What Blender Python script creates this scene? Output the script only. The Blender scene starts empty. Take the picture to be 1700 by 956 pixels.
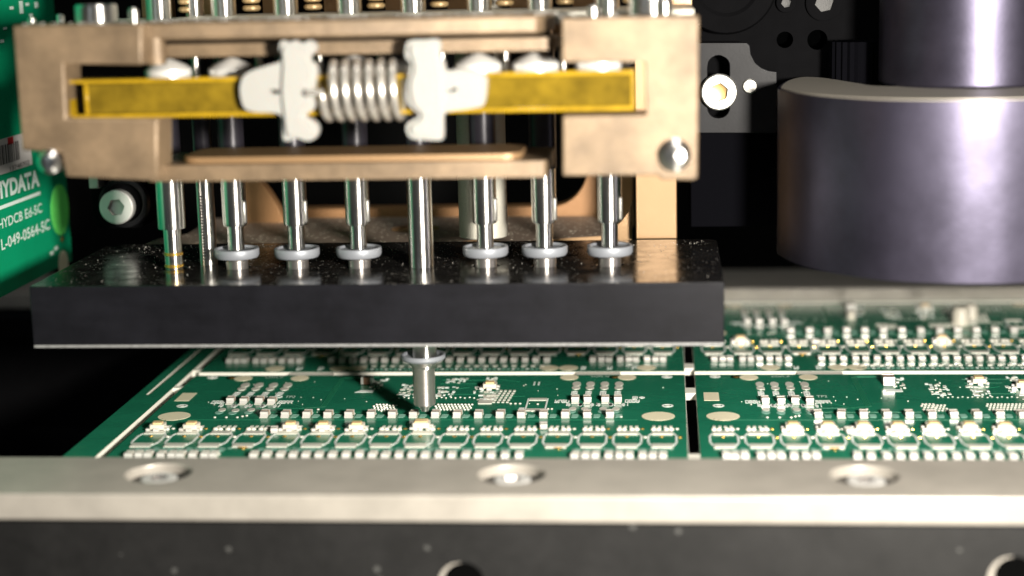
import bpy, math, random
from mathutils import Vector, Matrix
from mathutils.geometry import tessellate_polygon
random.seed(7)
rnd = random.Random(11)
sc = bpy.context.scene
col = sc.collection
# ------------------------------------------------------------------ camera (1 unit = 1 cm, nozzle tip at the origin)
FPX, CX, CY = 2900.0, 850.0, 478.0
ax_x = Vector((32516, -212, -2900)).normalized()
ax_y = Vector((255, -558, 2900)).normalized()
ax_z = -(ax_x.cross(ax_y)) if ax_x.cross(ax_y)[1] > 0 else ax_x.cross(ax_y)
RW = Matrix((ax_x, ax_y, ax_z))                    # rows: the world's axes in camera space (right, down, forward)
C = -(RW @ Vector(((706-850)/FPX*32.2, (697-478)/FPX*32.2, 32.2)))
def ray(px, py): return RW @ Vector(((px-CX)/FPX, (py-CY)/FPX, 1.0))
def _cut(px, py, k, v):
    d = ray(px, py); return C + d*((v-C[k])/d[k])
def at(px, py, y): return _cut(px, py, 1, y)
def on(px, py, z): return _cut(px, py, 2, z)
def side(px, py, x): return _cut(px, py, 0, x)
cd = bpy.data.cameras.new('camera'); cam = bpy.data.objects.new('camera', cd); col.objects.link(cam)
cr, cdn, cf = RW @ Vector((1,0,0)), RW @ Vector((0,1,0)), RW @ Vector((0,0,1))
M = Matrix((cr, -cdn, -cf)).transposed().to_4x4(); M.translation = C
cam.matrix_world = M
cd.sensor_width = 36; cd.lens = 36*FPX/1700
cd.clip_start = 0.5; cd.clip_end = 500
cd.dof.use_dof = True; cd.dof.focus_distance = 33.2
cd.dof.aperture_fstop = 0.001*cd.lens/0.64; cd.dof.aperture_blades = 0
sc.camera = cam
sc.unit_settings.scale_length = 0.01
# ------------------------------------------------------------------ light
w = bpy.data.worlds.new('World'); sc.world = w; w.use_nodes = True
bg = w.node_tree.nodes['Background']; bg.inputs[0].default_value = (0.85, 0.93, 1, 1); bg.inputs[1].default_value = 0.05
def area(name, loc, target, size, power, color):
    d = bpy.data.lights.new(name, 'AREA'); d.shape = 'DISK'; d.size = size; d.energy = power; d.color = color
    o = bpy.data.objects.new(name, d); col.objects.link(o); o.location = loc
    o.rotation_euler = (Vector(target)-Vector(loc)).to_track_quat('-Z', 'Y').to_euler(); return o
area('key_lamp', (11.4, -21.4, 7.3), (1, 0, 2), 2.6, 17500, (1, 0.94, 0.84))
area('top_fill', (4, -10, 42), (2, 2, 0), 9, 3000, (1, 0.97, 0.92))  # added overhead fill light, out of view
area('side_fill', (-13, -30, 22), (0, 1, 3), 5, 500, (0.85, 0.95, 1))  # added weak fill light from the left front, out of view
sc.view_settings.view_transform = 'Standard'; sc.view_settings.look = 'None'
sc.view_settings.exposure = 0.0; sc.view_settings.gamma = 1
sc.cycles.max_bounces = 8; sc.cycles.sample_clamp_indirect = 8

# ------------------------------------------------------------------ materials
MATS = {}
def mat(name, color, rough=.5, metal=0., noise=0., nscale=3., bump=0., bscale=20., trans=0., coat=0., emit=None, stretch=None,
        speck=None, speck_scale=60, speck_amt=.03, rvar=0., spec=.5, sss=0., aniso=0., grime=0., gscale=.9):
    m = bpy.data.materials.new(name); m.use_nodes = True; nt = m.node_tree; N = nt.nodes; L = nt.links
    p = N['Principled BSDF']; p.inputs['Base Color'].default_value = (*color, 1)
    p.inputs['Roughness'].default_value = rough; p.inputs['Metallic'].default_value = metal
    p.inputs['Transmission Weight'].default_value = trans; p.inputs['Coat Weight'].default_value = coat
    p.inputs['Coat Roughness'].default_value = .08; p.inputs['Specular IOR Level'].default_value = spec
    if sss: p.inputs['Subsurface Weight'].default_value = sss; p.inputs['Subsurface Scale'].default_value = .15
    tc = N.new('ShaderNodeTexCoord'); mp = N.new('ShaderNodeMapping'); L.new(tc.outputs['Object'], mp.inputs[0])
    if stretch: mp.inputs['Scale'].default_value = stretch
    last = None
    if noise or rvar:
        n = N.new('ShaderNodeTexNoise'); n.inputs['Scale'].default_value = nscale; n.inputs['Detail'].default_value = 6
        L.new(mp.outputs[0], n.inputs['Vector'])
        if noise:
            mx = N.new('ShaderNodeMix'); mx.data_type = 'RGBA'; L.new(n.outputs['Fac'], mx.inputs[0])
            mx.inputs[6].default_value = (*[c*(1-noise) for c in color], 1)
            mx.inputs[7].default_value = (*[min(1, c*(1+noise)) for c in color], 1)
            L.new(mx.outputs[2], p.inputs['Base Color']); last = mx.outputs[2]
        if rvar:
            mr = N.new('ShaderNodeMapRange'); mr.inputs[3].default_value = max(.02, rough-rvar); mr.inputs[4].default_value = rough+rvar
            mr.inputs[1].default_value = .3; mr.inputs[2].default_value = .7
            L.new(n.outputs['Fac'], mr.inputs[0]); L.new(mr.outputs[0], p.inputs['Roughness'])
    if grime:   # broad uneven stains
        gn = N.new('ShaderNodeTexNoise'); gn.inputs['Scale'].default_value = gscale; gn.inputs['Detail'].default_value = 9; gn.inputs['Roughness'].default_value = .68
        L.new(tc.outputs['Object'], gn.inputs['Vector'])
        gr = N.new('ShaderNodeMapRange'); gr.inputs[1].default_value = .35; gr.inputs[2].default_value = .62
        gr.inputs[3].default_value = 1-grime; gr.inputs[4].default_value = 1+grime*.25; L.new(gn.outputs['Fac'], gr.inputs[0])
        gm = N.new('ShaderNodeVectorMath'); gm.operation = 'SCALE'; L.new(gr.outputs[0], gm.inputs['Scale'])
        if last: L.new(last, gm.inputs[0])
        else: gm.inputs[0].default_value = color
        L.new(gm.outputs[0], p.inputs['Base Color']); last = gm.outputs[0]
    if speck:
        v = N.new('ShaderNodeTexVoronoi'); v.inputs['Scale'].default_value = speck_scale; L.new(tc.outputs['Object'], v.inputs['Vector'])
        big = N.new('ShaderNodeTexNoise'); big.inputs['Scale'].default_value = 1.1; L.new(tc.outputs['Object'], big.inputs['Vector'])
        thr = N.new('ShaderNodeMapRange'); thr.inputs[1].default_value = .35; thr.inputs[2].default_value = .75
        thr.inputs[3].default_value = speck_amt*.3; thr.inputs[4].default_value = speck_amt*2.2; L.new(big.outputs['Fac'], thr.inputs[0])
        wn = N.new('ShaderNodeTexWhiteNoise'); L.new(v.outputs['Color'], wn.inputs['Vector'])
        lt = N.new('ShaderNodeMath'); lt.operation = 'LESS_THAN'; L.new(wn.outputs['Value'], lt.inputs[0]); L.new(thr.outputs[0], lt.inputs[1])
        d = N.new('ShaderNodeMath'); d.operation = 'LESS_THAN'; L.new(v.outputs['Distance'], d.inputs[0]); d.inputs[1].default_value = .42
        mu = N.new('ShaderNodeMath'); mu.operation = 'MULTIPLY'; L.new(lt.outputs[0], mu.inputs[0]); L.new(d.outputs[0], mu.inputs[1])
        mx2 = N.new('ShaderNodeMix'); mx2.data_type = 'RGBA'; L.new(mu.outputs[0], mx2.inputs[0])
        mx2.inputs[6].default_value = (*color, 1); mx2.inputs[7].default_value = (*speck, 1)
        if last: L.new(last, mx2.inputs[6])
        L.new(mx2.outputs[2], p.inputs['Base Color'])
        rr = N.new('ShaderNodeMix'); rr.inputs[3].default_value = .75
        L.new(mu.outputs[0], rr.inputs[0]); rr.inputs[2].default_value = rough
        if p.inputs['Roughness'].is_linked: L.new(p.inputs['Roughness'].links[0].from_socket, rr.inputs[2])
        L.new(rr.outputs[0], p.inputs['Roughness'])
    if bump:
        b = N.new('ShaderNodeBump'); b.inputs['Strength'].default_value = bump; b.inputs['Distance'].default_value = .02
        n2 = N.new('ShaderNodeTexNoise'); n2.inputs['Scale'].default_value = bscale; n2.inputs['Detail'].default_value = 4
        L.new(mp.outputs[0], n2.inputs['Vector']); L.new(n2.outputs['Fac'], b.inputs['Height']); L.new(b.outputs[0], p.inputs['Normal'])
    if aniso:
        tg = N.new('ShaderNodeTangent'); tg.direction_type = 'RADIAL'; tg.axis = 'Z'; L.new(tg.outputs[0], p.inputs['Tangent'])
        p.inputs['Anisotropic'].default_value = aniso; p.inputs['Anisotropic Rotation'].default_value = .25
    if emit: p.inputs['Emission Color'].default_value = (*emit[:3], 1); p.inputs['Emission Strength'].default_value = emit[3]
    MATS[name] = m; return m
mat('tan_metal', (.215, .150, .090), .43, .25, grime=.45, noise=.16, nscale=22, bump=.5, bscale=45, rvar=.08)
mat('tan_brushed', (.30, .185, .092), .38, .35, noise=.1, nscale=14, stretch=(30, 30, .6), bump=.15, bscale=12)
mat('tan_shade', (.32, .165, .07), .45, .3, noise=.12, nscale=12, stretch=(20, 20, 1), bump=.15)
mat('cast_speckle', (.34, .26, .205), .5, .5, noise=.35, nscale=40, bump=.8, bscale=45, speck=(.95, .85, .7), speck_scale=15, speck_amt=.11)
mat('black_top', (.016, .015, .014), .19, 0, grime=.6, speck=(.30, .28, .25), speck_scale=32, speck_amt=.03, rvar=.09, nscale=3, spec=.75)
mat('black_side', (.008, .008, .0105), .38, 0, spec=.18, grime=.35, noise=.25, nscale=2.2, bump=.12, bscale=30, stretch=(.4, 1, 3))
mat('edge_highlight', (.22, .22, .22), .6, .2, noise=.5, nscale=9)  # pale grey paints the light caught by the block's bottom chamfer
mat('rail_metal', (.40, .37, .325), .38, .25, grime=.16, noise=.06, nscale=3, bump=.12, bscale=25, stretch=(.5, 2, 1))
mat('rail_dark', (.013, .0127, .0125), .5, .2, noise=.3, nscale=5, bump=.2, bscale=30, grime=.4, speck=(.06, .06, .057), speck_scale=8, speck_amt=.014)
mat('solder_mask', (.016, .185, .105), .22, 0, noise=.18, nscale=1.3, spec=.45, rvar=.05)
mat('mask_trace', (.02, .20, .105), .3, 0)
mat('fr4_edge', (.76, .74, .66), .7, 0, noise=.08, nscale=20)
mat('tin_pad', (.74, .72, .64), .42, .25, noise=.08, nscale=25)
mat('bare_pad', (.90, .82, .60), .5, .1, noise=.05, nscale=12, speck=(.4, .3, .15), speck_scale=20, speck_amt=.004)
mat('gold', (.85, .52, .12), .25, .9)
mat('hole_black', (.002, .002, .002), .9, spec=0)
mat('silkscreen', (.80, .84, .80), .6)
mat('silk_soft', (.20, .40, .32), .6)
mat('cap_end', (.72, .70, .66), .3, .35)
mat('cap_body', (.38, .27, .19), .5)
mat('cap_brown', (.22, .11, .06), .45)
mat('led_body', (.72, .52, .27), .45, 0)
mat('led_cap', (.62, .58, .49), .4, 0)
mat('chrome', (.84, .82, .78), .34, 1, rvar=.03, nscale=8, aniso=.92)
mat('chrome_dull', (.52, .50, .47), .26, 1, noise=.1, nscale=10, stretch=(1, 1, .2))
mat('steel', (.33, .325, .305), .40, .85, noise=.1, nscale=9, bump=.15, bscale=30)
mat('steel_frost', (.60, .58, .50), .5, .5, noise=.3, nscale=50, bump=.5, bscale=60)
mat('tool_steel', (.50, .47, .45), .40, .9, noise=.12, nscale=12, bump=.1, bscale=50, aniso=.8)
mat('flange_grey', (.25, .265, .295), .45, .25)
mat('collar_metal', (.74, .73, .70), .35, .35)
mat('shade_sleeve', (.02, .018, .024), .35, .3)  # near-black tone for the shaded lengths of shaft and tube
mat('brass', (.36, .25, .12), .45, .3)
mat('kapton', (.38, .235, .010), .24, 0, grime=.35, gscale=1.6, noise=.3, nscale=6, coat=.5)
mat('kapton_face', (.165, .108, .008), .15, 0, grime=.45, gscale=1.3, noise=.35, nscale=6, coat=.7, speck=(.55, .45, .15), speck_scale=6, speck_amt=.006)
mat('white_plastic', (.33, .325, .305), .42, 0, noise=.04, nscale=5, sss=.2)
mat('spring_wire', (.70, .66, .60), .26, .75)
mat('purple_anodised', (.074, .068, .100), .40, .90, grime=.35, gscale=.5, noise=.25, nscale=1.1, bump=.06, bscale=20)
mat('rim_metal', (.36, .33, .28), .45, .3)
mat('green_board', (.002, .25, .115), .42, 0, noise=.15, nscale=1, spec=.3, speck=(.5, .8, .6), speck_scale=7, speck_amt=.003)
mat('green_dot', (.16, .85, .16), .55, 0, spec=.2, noise=.12, nscale=3)
mat('print_pale', (.62, .74, .68), .6)
mat('paper', (.5, .48, .46), .7)
mat('ink', (.02, .02, .02), .6)
mat('red_ink', (.45, .02, .02), .6)
mat('black_metal', (.0045, .0045, .005), .55, .0, spec=0, noise=.2, nscale=3, bump=.05)
mat('black_matte', (.004, .004, .004), .8, spec=.1)
mat('grey_plate', (.012, .012, .0135), .42, .1, spec=.12, grime=.3, noise=.15, nscale=2, bump=.05)
mat('navy_box', (.0028, .0028, .0038), .5, spec=0)
mat('socket_gold', (.42, .28, .11), .3, .9)
mat('dust', (.36, .34, .31), .6)
M_ = MATS

# ------------------------------------------------------------------ mesh builder
class MB:
    def __init__(s): s.v = []; s.f = []; s.m = []
    def add(s, vs, fs, mi=0):
        b = len(s.v); s.v += [tuple(v) for v in vs]; s.f += [tuple(b+i for i in f) for f in fs]
        s.m += ([mi]*len(fs) if isinstance(mi, int) else list(mi)); return s
    def box(s, x0, x1, y0, y1, z0, z1, mi=0):
        vs = [(x, y, z) for z in (z0, z1) for y in (y0, y1) for x in (x0, x1)]
        return s.add(vs, [(0,2,3,1),(4,5,7,6),(0,1,5,4),(2,6,7,3),(0,4,6,2),(1,3,7,5)], mi)
    def prism(s, outer, holes, t0, t1, plane='xy', mi=0, side_mi=None):
        """outline with holes, extruded from t0 to t1 along the normal of the plane"""
        sm = mi if side_mi is None else side_mi
        def put(p, t):
            return {'xy': (p[0], p[1], t), 'xz': (p[0], t, p[1]), 'yz': (t, p[0], p[1])}[plane]
        loops = [list(outer)]+[list(h) for h in holes]
        tri = tessellate_polygon([[Vector((p[0], p[1], 0)) for p in l] for l in loops])
        flat = [p for l in loops for p in l]; n = len(flat)
        vs = [put(p, t0) for p in flat]+[put(p, t1) for p in flat]
        fs = []; ms = []
        for a, b, c in tri:
            ar = (flat[b][0]-flat[a][0])*(flat[c][1]-flat[a][1])-(flat[b][1]-flat[a][1])*(flat[c][0]-flat[a][0])
            if abs(ar) < 1e-12: continue
            if ar < 0: b, c = c, b
            fs += [(a, c, b), (a+n, b+n, c+n)]; ms += [mi, mi]
        k = 0
        for li, l in enumerate(loops):
            m = len(l); A = sum(l[i][0]*l[(i+1)%m][1]-l[(i+1)%m][0]*l[i][1] for i in range(m))
            fwd = (A > 0) == (li == 0)
            for i in range(m):
                a, b = k+i, k+(i+1)%m
                if not fwd: a, b = b, a
                fs.append((a, b, b+n, a+n)); ms.append(sm)
            k += m
        if plane == 'xz': fs = [tuple(reversed(f)) for f in fs]
        return s.add(vs, fs, ms)
    def lathe(s, prof, c=(0,0,0), axis='z', n=32, mi=0, cap=True):
        """profile of (radius, height) pairs turned about an axis through c"""
        vs = []; fs = []; ms = []
        for r, h in prof:
            for i in range(n):
                a = 2*math.pi*i/n; u, v = r*math.cos(a), r*math.sin(a)
                p = {'z': (u, v, h), 'y': (u, h, -v), 'x': (h, u, v)}[axis]
                vs.append((c[0]+p[0], c[1]+p[1], c[2]+p[2]))
        mis = mi if isinstance(mi, (list, tuple)) else [mi]*(len(prof)-1)
        for j in range(len(prof)-1):
            for i in range(n):
                k = (i+1) % n
                fs.append((j*n+i, j*n+k, (j+1)*n+k, (j+1)*n+i)); ms.append(mis[j])
        if cap:
            if prof[0][0] > 1e-6: fs.append(tuple(reversed(range(n)))); ms.append(mis[0])
            if prof[-1][0] > 1e-6: fs.append(tuple((len(prof)-1)*n+i for i in range(n))); ms.append(mis[-1])
        return s.add(vs, fs, ms)
    def tube(s, pts, r, n=10, mi=0):
        pts = [Vector(p) for p in pts]; vs = []; fs = []; up = Vector((0.01, 0.02, 1)); prev = None
        for i, p in enumerate(pts):
            t = (pts[min(i+1, len(pts)-1)]-pts[max(i-1, 0)]).normalized()
            if prev is None: a = t.orthogonal().normalized()
            else: a = (prev-t*prev.dot(t)).normalized()
            prev = a; b = t.cross(a)
            for k in range(n):
                q = 2*math.pi*k/n; vs.append(p+a*(r*math.cos(q))+b*(r*math.sin(q)))
        for i in range(len(pts)-1):
            for k in range(n): fs.append((i*n+k, i*n+(k+1)%n, (i+1)*n+(k+1)%n, (i+1)*n+k))
        fs += [tuple(reversed(range(n))), tuple((len(pts)-1)*n+k for k in range(n))]
        return s.add(vs, fs, mi)
    def build(s, name, mats, parent=None, org=(0,0,0), bevel=0., seg=2, smooth=True, kind=None, label=None, mesh_only=False):
        me = bpy.data.meshes.new(name)
        me.from_pydata([(v[0]-org[0], v[1]-org[1], v[2]-org[2]) for v in s.v], [], s.f)
        for m in (mats if isinstance(mats, (list, tuple)) else [mats]): me.materials.append(M_[m])
        me.polygons.foreach_set('material_index', s.m)
        if smooth:
            me.polygons.foreach_set('use_smooth', [True]*len(me.polygons)); me.set_sharp_from_angle(angle=math.radians(32))
        me.update()
        if mesh_only: return me
        return inst(me, name, parent, org, bevel, seg, kind, label)
def wloc(o):
    v = Vector((0,0,0))
    while o: v += o.location; o = o.parent
    return v
def inst(me, name, parent=None, org=(0,0,0), bevel=0., seg=2, kind=None, label=None):
    o = bpy.data.objects.new(name, me); col.objects.link(o)
    if parent: o.parent = parent; o.location = Vector(org)-wloc(parent)
    else: o.location = org
    if bevel:
        b = o.modifiers.new('bevel', 'BEVEL'); b.width = bevel; b.segments = seg; b.limit_method = 'ANGLE'; b.angle_limit = math.radians(35)
    if kind: o['kind'] = kind
    if label: o['label'] = label
    return o
def thing(name, label, cat, loc=(0,0,0), group=None):
    o = bpy.data.objects.new(name, None); col.objects.link(o); o.location = loc; o.empty_display_size = .3
    return tag(o, label, cat, group)
def tag(o, label, cat, group=None):
    o['label'] = label; o['category'] = cat
    if group: o['group'] = group
    return o
def circ(cx, cy, r, n=32, ry=None): return [(cx+r*math.cos(2*math.pi*i/n), cy+(ry or r)*math.sin(2*math.pi*i/n)) for i in range(n)]
def slot_out(cx, z0, z1, r, n=10):
    return [(cx+r*math.cos(a), z1-r+r*math.sin(a)) for a in [math.pi*i/n for i in range(n+1)]]+\
           [(cx+r*math.cos(a), z0+r+r*math.sin(a)) for a in [math.pi+math.pi*i/n for i in range(n+1)]]
def rrect(x0, x1, y0, y1, r, n=5):
    o = []
    for cx, cy, a0 in ((x1-r, y1-r, 0), (x0+r, y1-r, 90), (x0+r, y0+r, 180), (x1-r, y0+r, 270)):
        o += [(cx+r*math.cos(math.radians(a0+90*i/n)), cy+r*math.sin(math.radians(a0+90*i/n))) for i in range(n+1)]
    return o
def hexa(cx, cy, r, rot=0.): return [(cx+r*math.cos(rot+math.pi*i/3), cy+r*math.sin(rot+math.pi*i/3)) for i in range(6)]
def smooth_loop(pts, k=4):
    """closed Catmull-Rom curve through the points"""
    n = len(pts); out = []
    for i in range(n):
        p0, p1, p2, p3 = pts[i-1], pts[i], pts[(i+1)%n], pts[(i+2)%n]
        for j in range(k):
            t = j/k
            out.append(tuple(.5*((2*p1[c])+(-p0[c]+p2[c])*t+(2*p0[c]-5*p1[c]+4*p2[c]-p3[c])*t*t+(-p0[c]+3*p1[c]-3*p2[c]+p3[c])*t**3) for c in (0, 1)))
    return out

def socket_screw(x, y, z, r, h, parent, mats=('steel', 'black_metal', 'socket_gold'), axis='y', name='screw', rot=.2, label=None, top=True):
    """socket head screw: a turned head with a real hexagonal recess, facing -Y (or +Z)"""
    m = MB()
    hx = hexa(0, 0, r*.52, rot); n = 36
    outer = circ(0, 0, r*.93, n)
    def put(p, d):   # d = depth below the face
        return (x+p[0], y+d, z+p[1]) if axis == 'y' else (x+p[0], y+p[1], z-d)
    flip = axis == 'y'
    def prsm(o, hs, d0, d1, mi):
        t = MB(); t.prism(o, hs, 0, 1, 'xy', mi)
        vs = [put((v[0], v[1]), d0 if v[2] > .5 else d1) for v in t.v]
        fs = [tuple(reversed(f)) for f in t.f] if flip else t.f
        # the z of the builder runs out of the face, so the winding is kept for 'z'
        m.add(vs, [tuple(reversed(f)) for f in fs] if flip else fs, t.m)
    prsm(outer, [hx], 0, h*.5, 0)
    prof = [(r*.93, 0), (r, h*.10), (r, h), (r*.93, h)]
    ring = MB(); nn = 36
    for q, (rr, d) in enumerate(prof):
        for i in range(nn):
            a = 2*math.pi*i/nn; ring.v.append(put((rr*math.cos(a), rr*math.sin(a)), d))
    fs = [(j*nn+i, j*nn+(i+1)%nn, (j+1)*nn+(i+1)%nn, (j+1)*nn+i) for j in range(3) for i in range(nn)]
    m.add(ring.v, fs, 0)
    b = [put(p, h*.5) for p in hx]; ctr = put((0, 0), h*.62)
    m.add(b+[ctr], [(i, (i+1)%6, 6) for i in range(6)], 2)
    m.m = [2 if (len(f) == 4 and all(any(abs((Vector(m.v[i])-Vector(put(p, dd))).length) < 1e-6 for p in hx for dd in (0, h*.5)) for i in f)) else k for f, k in zip(m.f, m.m)]
    return m.build(name, mats, parent, org=(x, y, z), label=label)

# ================================================================== SETTING
g = MB().box(-60, 60, -12, 40, -6.2, -6.0).build('ground', 'black_matte', kind='structure')
g = MB().box(-60, 60, 22, 22.5, -6, 34).build('rear_wall', 'black_matte', kind='structure')

# ================================================================== CIRCUIT BOARD PANEL
BX0, BX1, BY0, BY1 = -5.265, 4.80, -3.38, 3.49      # outline of the front left board
PX, PY = 10.26, 7.13                                # pitch of the boards in the panel
TH = .15
panel = thing('circuit_board_panel', 'green panel of four circuit boards joined by thin tabs between the two rails', 'circuit board', (BX0, BY0, -TH))
def plate_mesh():
    m = MB(); m.prism([(BX0, BY0), (BX1, BY0), (BX1, BY1), (BX0, BY1)], [], -TH, 0, 'xy', 0, 1); return m
board_me = plate_mesh().build('circuit_board', ['solder_mask', 'fr4_edge'], org=(BX0, BY0, -TH), smooth=False, mesh_only=True)
ORG = {}
boards = []
for j in (0, 1):
    for i in (0, 1):
        o = (BX0+i*PX, BY0+j*PY, -TH)
        boards.append((i, j, inst(board_me, 'circuit_board', panel, o, bevel=.008, seg=1)))
# edge frame of the panel on the left and at the back
m = MB()
m.prism([(-6.03, -4.6), (-5.44, -4.6), (-5.44, 11.2), (-6.03, 11.2)], [[(-5.83, 1.9), (-5.76, 1.9), (-5.76, 6.2), (-5.83, 6.2)]], -TH, 0, 'xy', 0, 1)
m.box(-5.80+.0, -5.79, 1.95, 6.15, -TH, -.02, 1)
m.build('edge_strip', ['solder_mask', 'fr4_edge'], panel, org=(-5.8, -4.6, -TH), smooth=False)
MB().prism([(-5.36, 10.85), (17, 10.85), (17, 11.2), (-5.36, 11.2)], [], -TH, 0, 'xy', 0, 1).build('edge_strip', ['solder_mask', 'fr4_edge'], panel, org=(-5.36, 10.85, -TH), smooth=False)
tab_me = MB()
def tab(x0, x1, y0, y1):
    MB().prism([(x0, y0), (x1, y0), (x1, y1), (x0, y1)], [], -TH+.004, -.004, 'xy', 1, 1).build('tab', ['solder_mask', 'fr4_edge'], panel, org=(x0, y0, -TH), smooth=False)
for y0 in (2.0, 4.05, 9.1, -2.6):
    tab(BX1, BX0+PX, y0, y0+.42)
for y0 in (2.45, 3.95, 9.1, -2.75): tab(-5.44, BX0, y0, y0+.16)
for x0 in (-3.3, 2.6, 7.05, 12.9):
    tab(x0, x0+.9, BY1, BY0+PY)

# ---- flat copper, print and plating of one board, as thin raised sheets
def bp(px, py): v = on(px, py, 0); return (v.x, v.y)
def zoomed(ox, oy, s=5.6667): return lambda x, y: bp(ox+x/s, oy+y/s)
R1, R2, R3, R4 = zoomed(200, 600), zoomed(450, 600), zoomed(700, 600), zoomed(920, 600)
R5, R6 = zoomed(1150, 600), zoomed(1400, 600)
def shift(p, dx): return (p[0]-dx, p[1])
pads, silk, soft, bare, gold, black, trace = MB(), MB(), MB(), MB(), MB(), MB(), MB()
def rect(mb, x, y, w, h, z=.004, b=None): mb.box(x-w/2, x+w/2, y-h/2, y+h/2, .001 if b is None else b, z)
def disc(mb, x, y, r, z=.004, n=14, ry=None): mb.prism(circ(x, y, r, n, ry), [], .001, z, 'xy')
def ringm(mb, x, y, r0, r1, z=.006, n=20): mb.prism(circ(x, y, r1, n), [circ(x, y, r0, n)], .001, z, 'xy')
def dome(mb, x, y, r, h, n=10):
    mb.lathe([(r, .001), (r*.92, h*.55), (r*.55, h*.92), (0, h)], (x, y, 0), 'z', n, 0)
def line(mb, a, b, w=.015, z=.003):
    a, b = Vector(a), Vector(b); d = (b-a).normalized()*w/2; n = Vector((-d.y, d.x))
    mb.prism([tuple(a-d+n), tuple(a-d-n), tuple(b+d-n), tuple(b+d+n)], [], .0005, z, 'xy')
def glyphs(mb, x, y, w, h, n=3, t=.018):
    """unreadably small reference marking: frame with short strokes"""
    for k in range(n):
        gx = x-w/2+(k+.5)*w/n; gw = w/n*.36
        rect(mb, gx-gw, y, t, h*.9, .005); rect(mb, gx+gw, y+h*.1, t, h*.6, .005)
        for q in (-.4, 0, .4):
            if rnd.random() < .8: rect(mb, gx, y+q*h, gw*2, t, .0051)
RING_X = [-4.83+.6125*i for i in range(16)]
# big bare pads, square fiducial, screw eyes
for x in (-4.80, 4.28): disc(bare, x, .26, .305, .005, 32)
bare.prism([(-5.12, 1.40), (-4.83, 1.40), (-4.83, 2.02), (-5.12, 2.02)], [], .001, .005, 'xy')
for x, y in ((-4.86, 1.02), (-4.86, 3.32), (4.45, 1.02), (4.44, 3.30)):
    ringm(silk, x, y, .07, .11); disc(pads, x, y, .045, .008)
for x, y in ((-4.44, 3.27), (3.40, 3.27)):
    ringm(black, x, y, .07, .12, .004); disc(gold, x, y, .06, .008)
for p in (R1(1150, 807), R3(1285, 807)):
    ringm(black, p[0], p[1], .05, .10, .003); disc(gold, p[0], p[1], .085, .016)
for p in (R1(1155, 160), R2(270, 158), R3(1390, 150), R4(685, 150)): disc(bare, p[0], p[1], .185, .005, 26, .22)
for x in (-3.72, -2.36, -1.98, 2.02, 2.42, 4.02): disc(bare, x, -3.05, .2, .005, 26, .22)
# land patterns of the sixteen coils in the long row
for i, x in enumerate(RING_X):
    rect(pads, x, -1.74, .36, .22, .02); rect(pads, x, -.90, .36, .20, .018)
    for sx in (-1, 1):
        line(silk, (x+sx*.19, -1.70), (x+sx*.245, -1.5), .034, .006); line(silk, (x+sx*.245, -1.5), (x+sx*.245, -1.08), .034, .006)
        line(silk, (x+sx*.245, -1.08), (x+sx*.19, -.92), .034, .006)
        dome(gold if i % 3 else pads, x+sx*.22+.04, -.62, .035, .02)
        for k in (.07, .16): dome(pads, x+sx*k, -.68, .05, .045)
    for k in (-.15, -.05, .05, .15): rect(pads, x+k, -.47, .055, .10, .01)
    dome(gold, x-.01, -1.13, .04, .02); dome(gold if i % 2 else pads, x+.31, -1.17, .04, .022)
# row of chip pads behind it
ROW_X = [-3.07+.4035*i for i in range(17)]
for x in ROW_X:
    rect(pads, x, .18, .15, .1, .008); rect(pads, x, .42, .15, .1, .008); glyphs(soft, x+.17, .27, .13, .26, 1, .03)
    rect(soft, x+.17, .27, .09, .16, .0055)
for x, y in ((-4.0, .17), (-3.78, .17), (-3.57, .17), (-3.49, .24), (-3.42, .29), (3.38, .21), (3.6, .21), (-2.15, .75), (1.93, .62)): dome(pads, x, y, .028, .02)
# front row: groups of three at each end, a long run between
FRONT_X = [R1(a, 870)[0] for a in (115, 200, 285, 415, 510, 600, 715, 820, 910)]
k0 = R1(1280, 870)[0]; k1 = R3(925, 870)[0]; nrun = 21
RUN_X = [k0+(k1-k0)*i/(nrun-1) for i in range(nrun)]
END_X = [R4(a, 870)[0] for a in (205, 305, 395, 520, 615, 710, 835, 930, 1020)]
YF = -2.40
for q, x in enumerate(FRONT_X+RUN_X+END_X):
    disc(pads, x, YF-.09, .075, .008, 10, .07); disc(pads, x, YF+.10, .07, .008, 10, .06)
    rect(soft, x-.01, YF+.42, .13, .17, .005); glyphs(soft, x, YF+.40, .15, .24, 1, .03)
    disc(soft, x+.14, YF+.5, .05, .004)
# four dome pads each side, markings under them, chip groups
G_L = [R1(a, 235) for a in (1165, 1295, 1430, 1565)]
G_R = [R4(a, 225) for a in (210, 340, 475, 610)]
for p in G_L+G_R:
    disc(pads, p[0], p[1]+.08, .085, .014, 14, .19); disc(pads, p[0], p[1]-.22, .085, .012, 14, .13)
    glyphs(silk, p[0]-.01, p[1]-.62, .13, .34, 1, .03)
    rect(silk, p[0]-.01, p[1]-.62, .05, .2, .004)
C_L = [R1(*a) for a in ((1040, 380), (1165, 385), (1310, 380), (1430, 385))]
C_R = [R4(*a) for a in ((200, 370), (310, 370), (480, 370), (600, 370))]
for p in C_L+C_R:
    rect(pads, p[0], p[1]+.13, .12, .12, .01); rect(pads, p[0], p[1]-.15, .13, .12, .01)
    for sx in (-1, 1):
        disc(silk, p[0]+sx*.11, p[1]-.3, .035, .006, 8, .11); rect(silk, p[0]+sx*.17+.02, p[1]-.26, .02, .2, .006)
    disc(pads, p[0]-.02, p[1]-.62, .07, .012, 12, .12); disc(soft, p[0]-.03, p[1]-.80, .08, .006, 12, .12)
for p in (R1(925, 383), R1(1550, 383), R4(75, 375), R4(735, 372)): glyphs(silk, p[0], p[1], .28, .24, 4, .022)
for p in (R1(1345, 333), R1(1485, 333)): ringm(silk, p[0], p[1], .055, .085)
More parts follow.
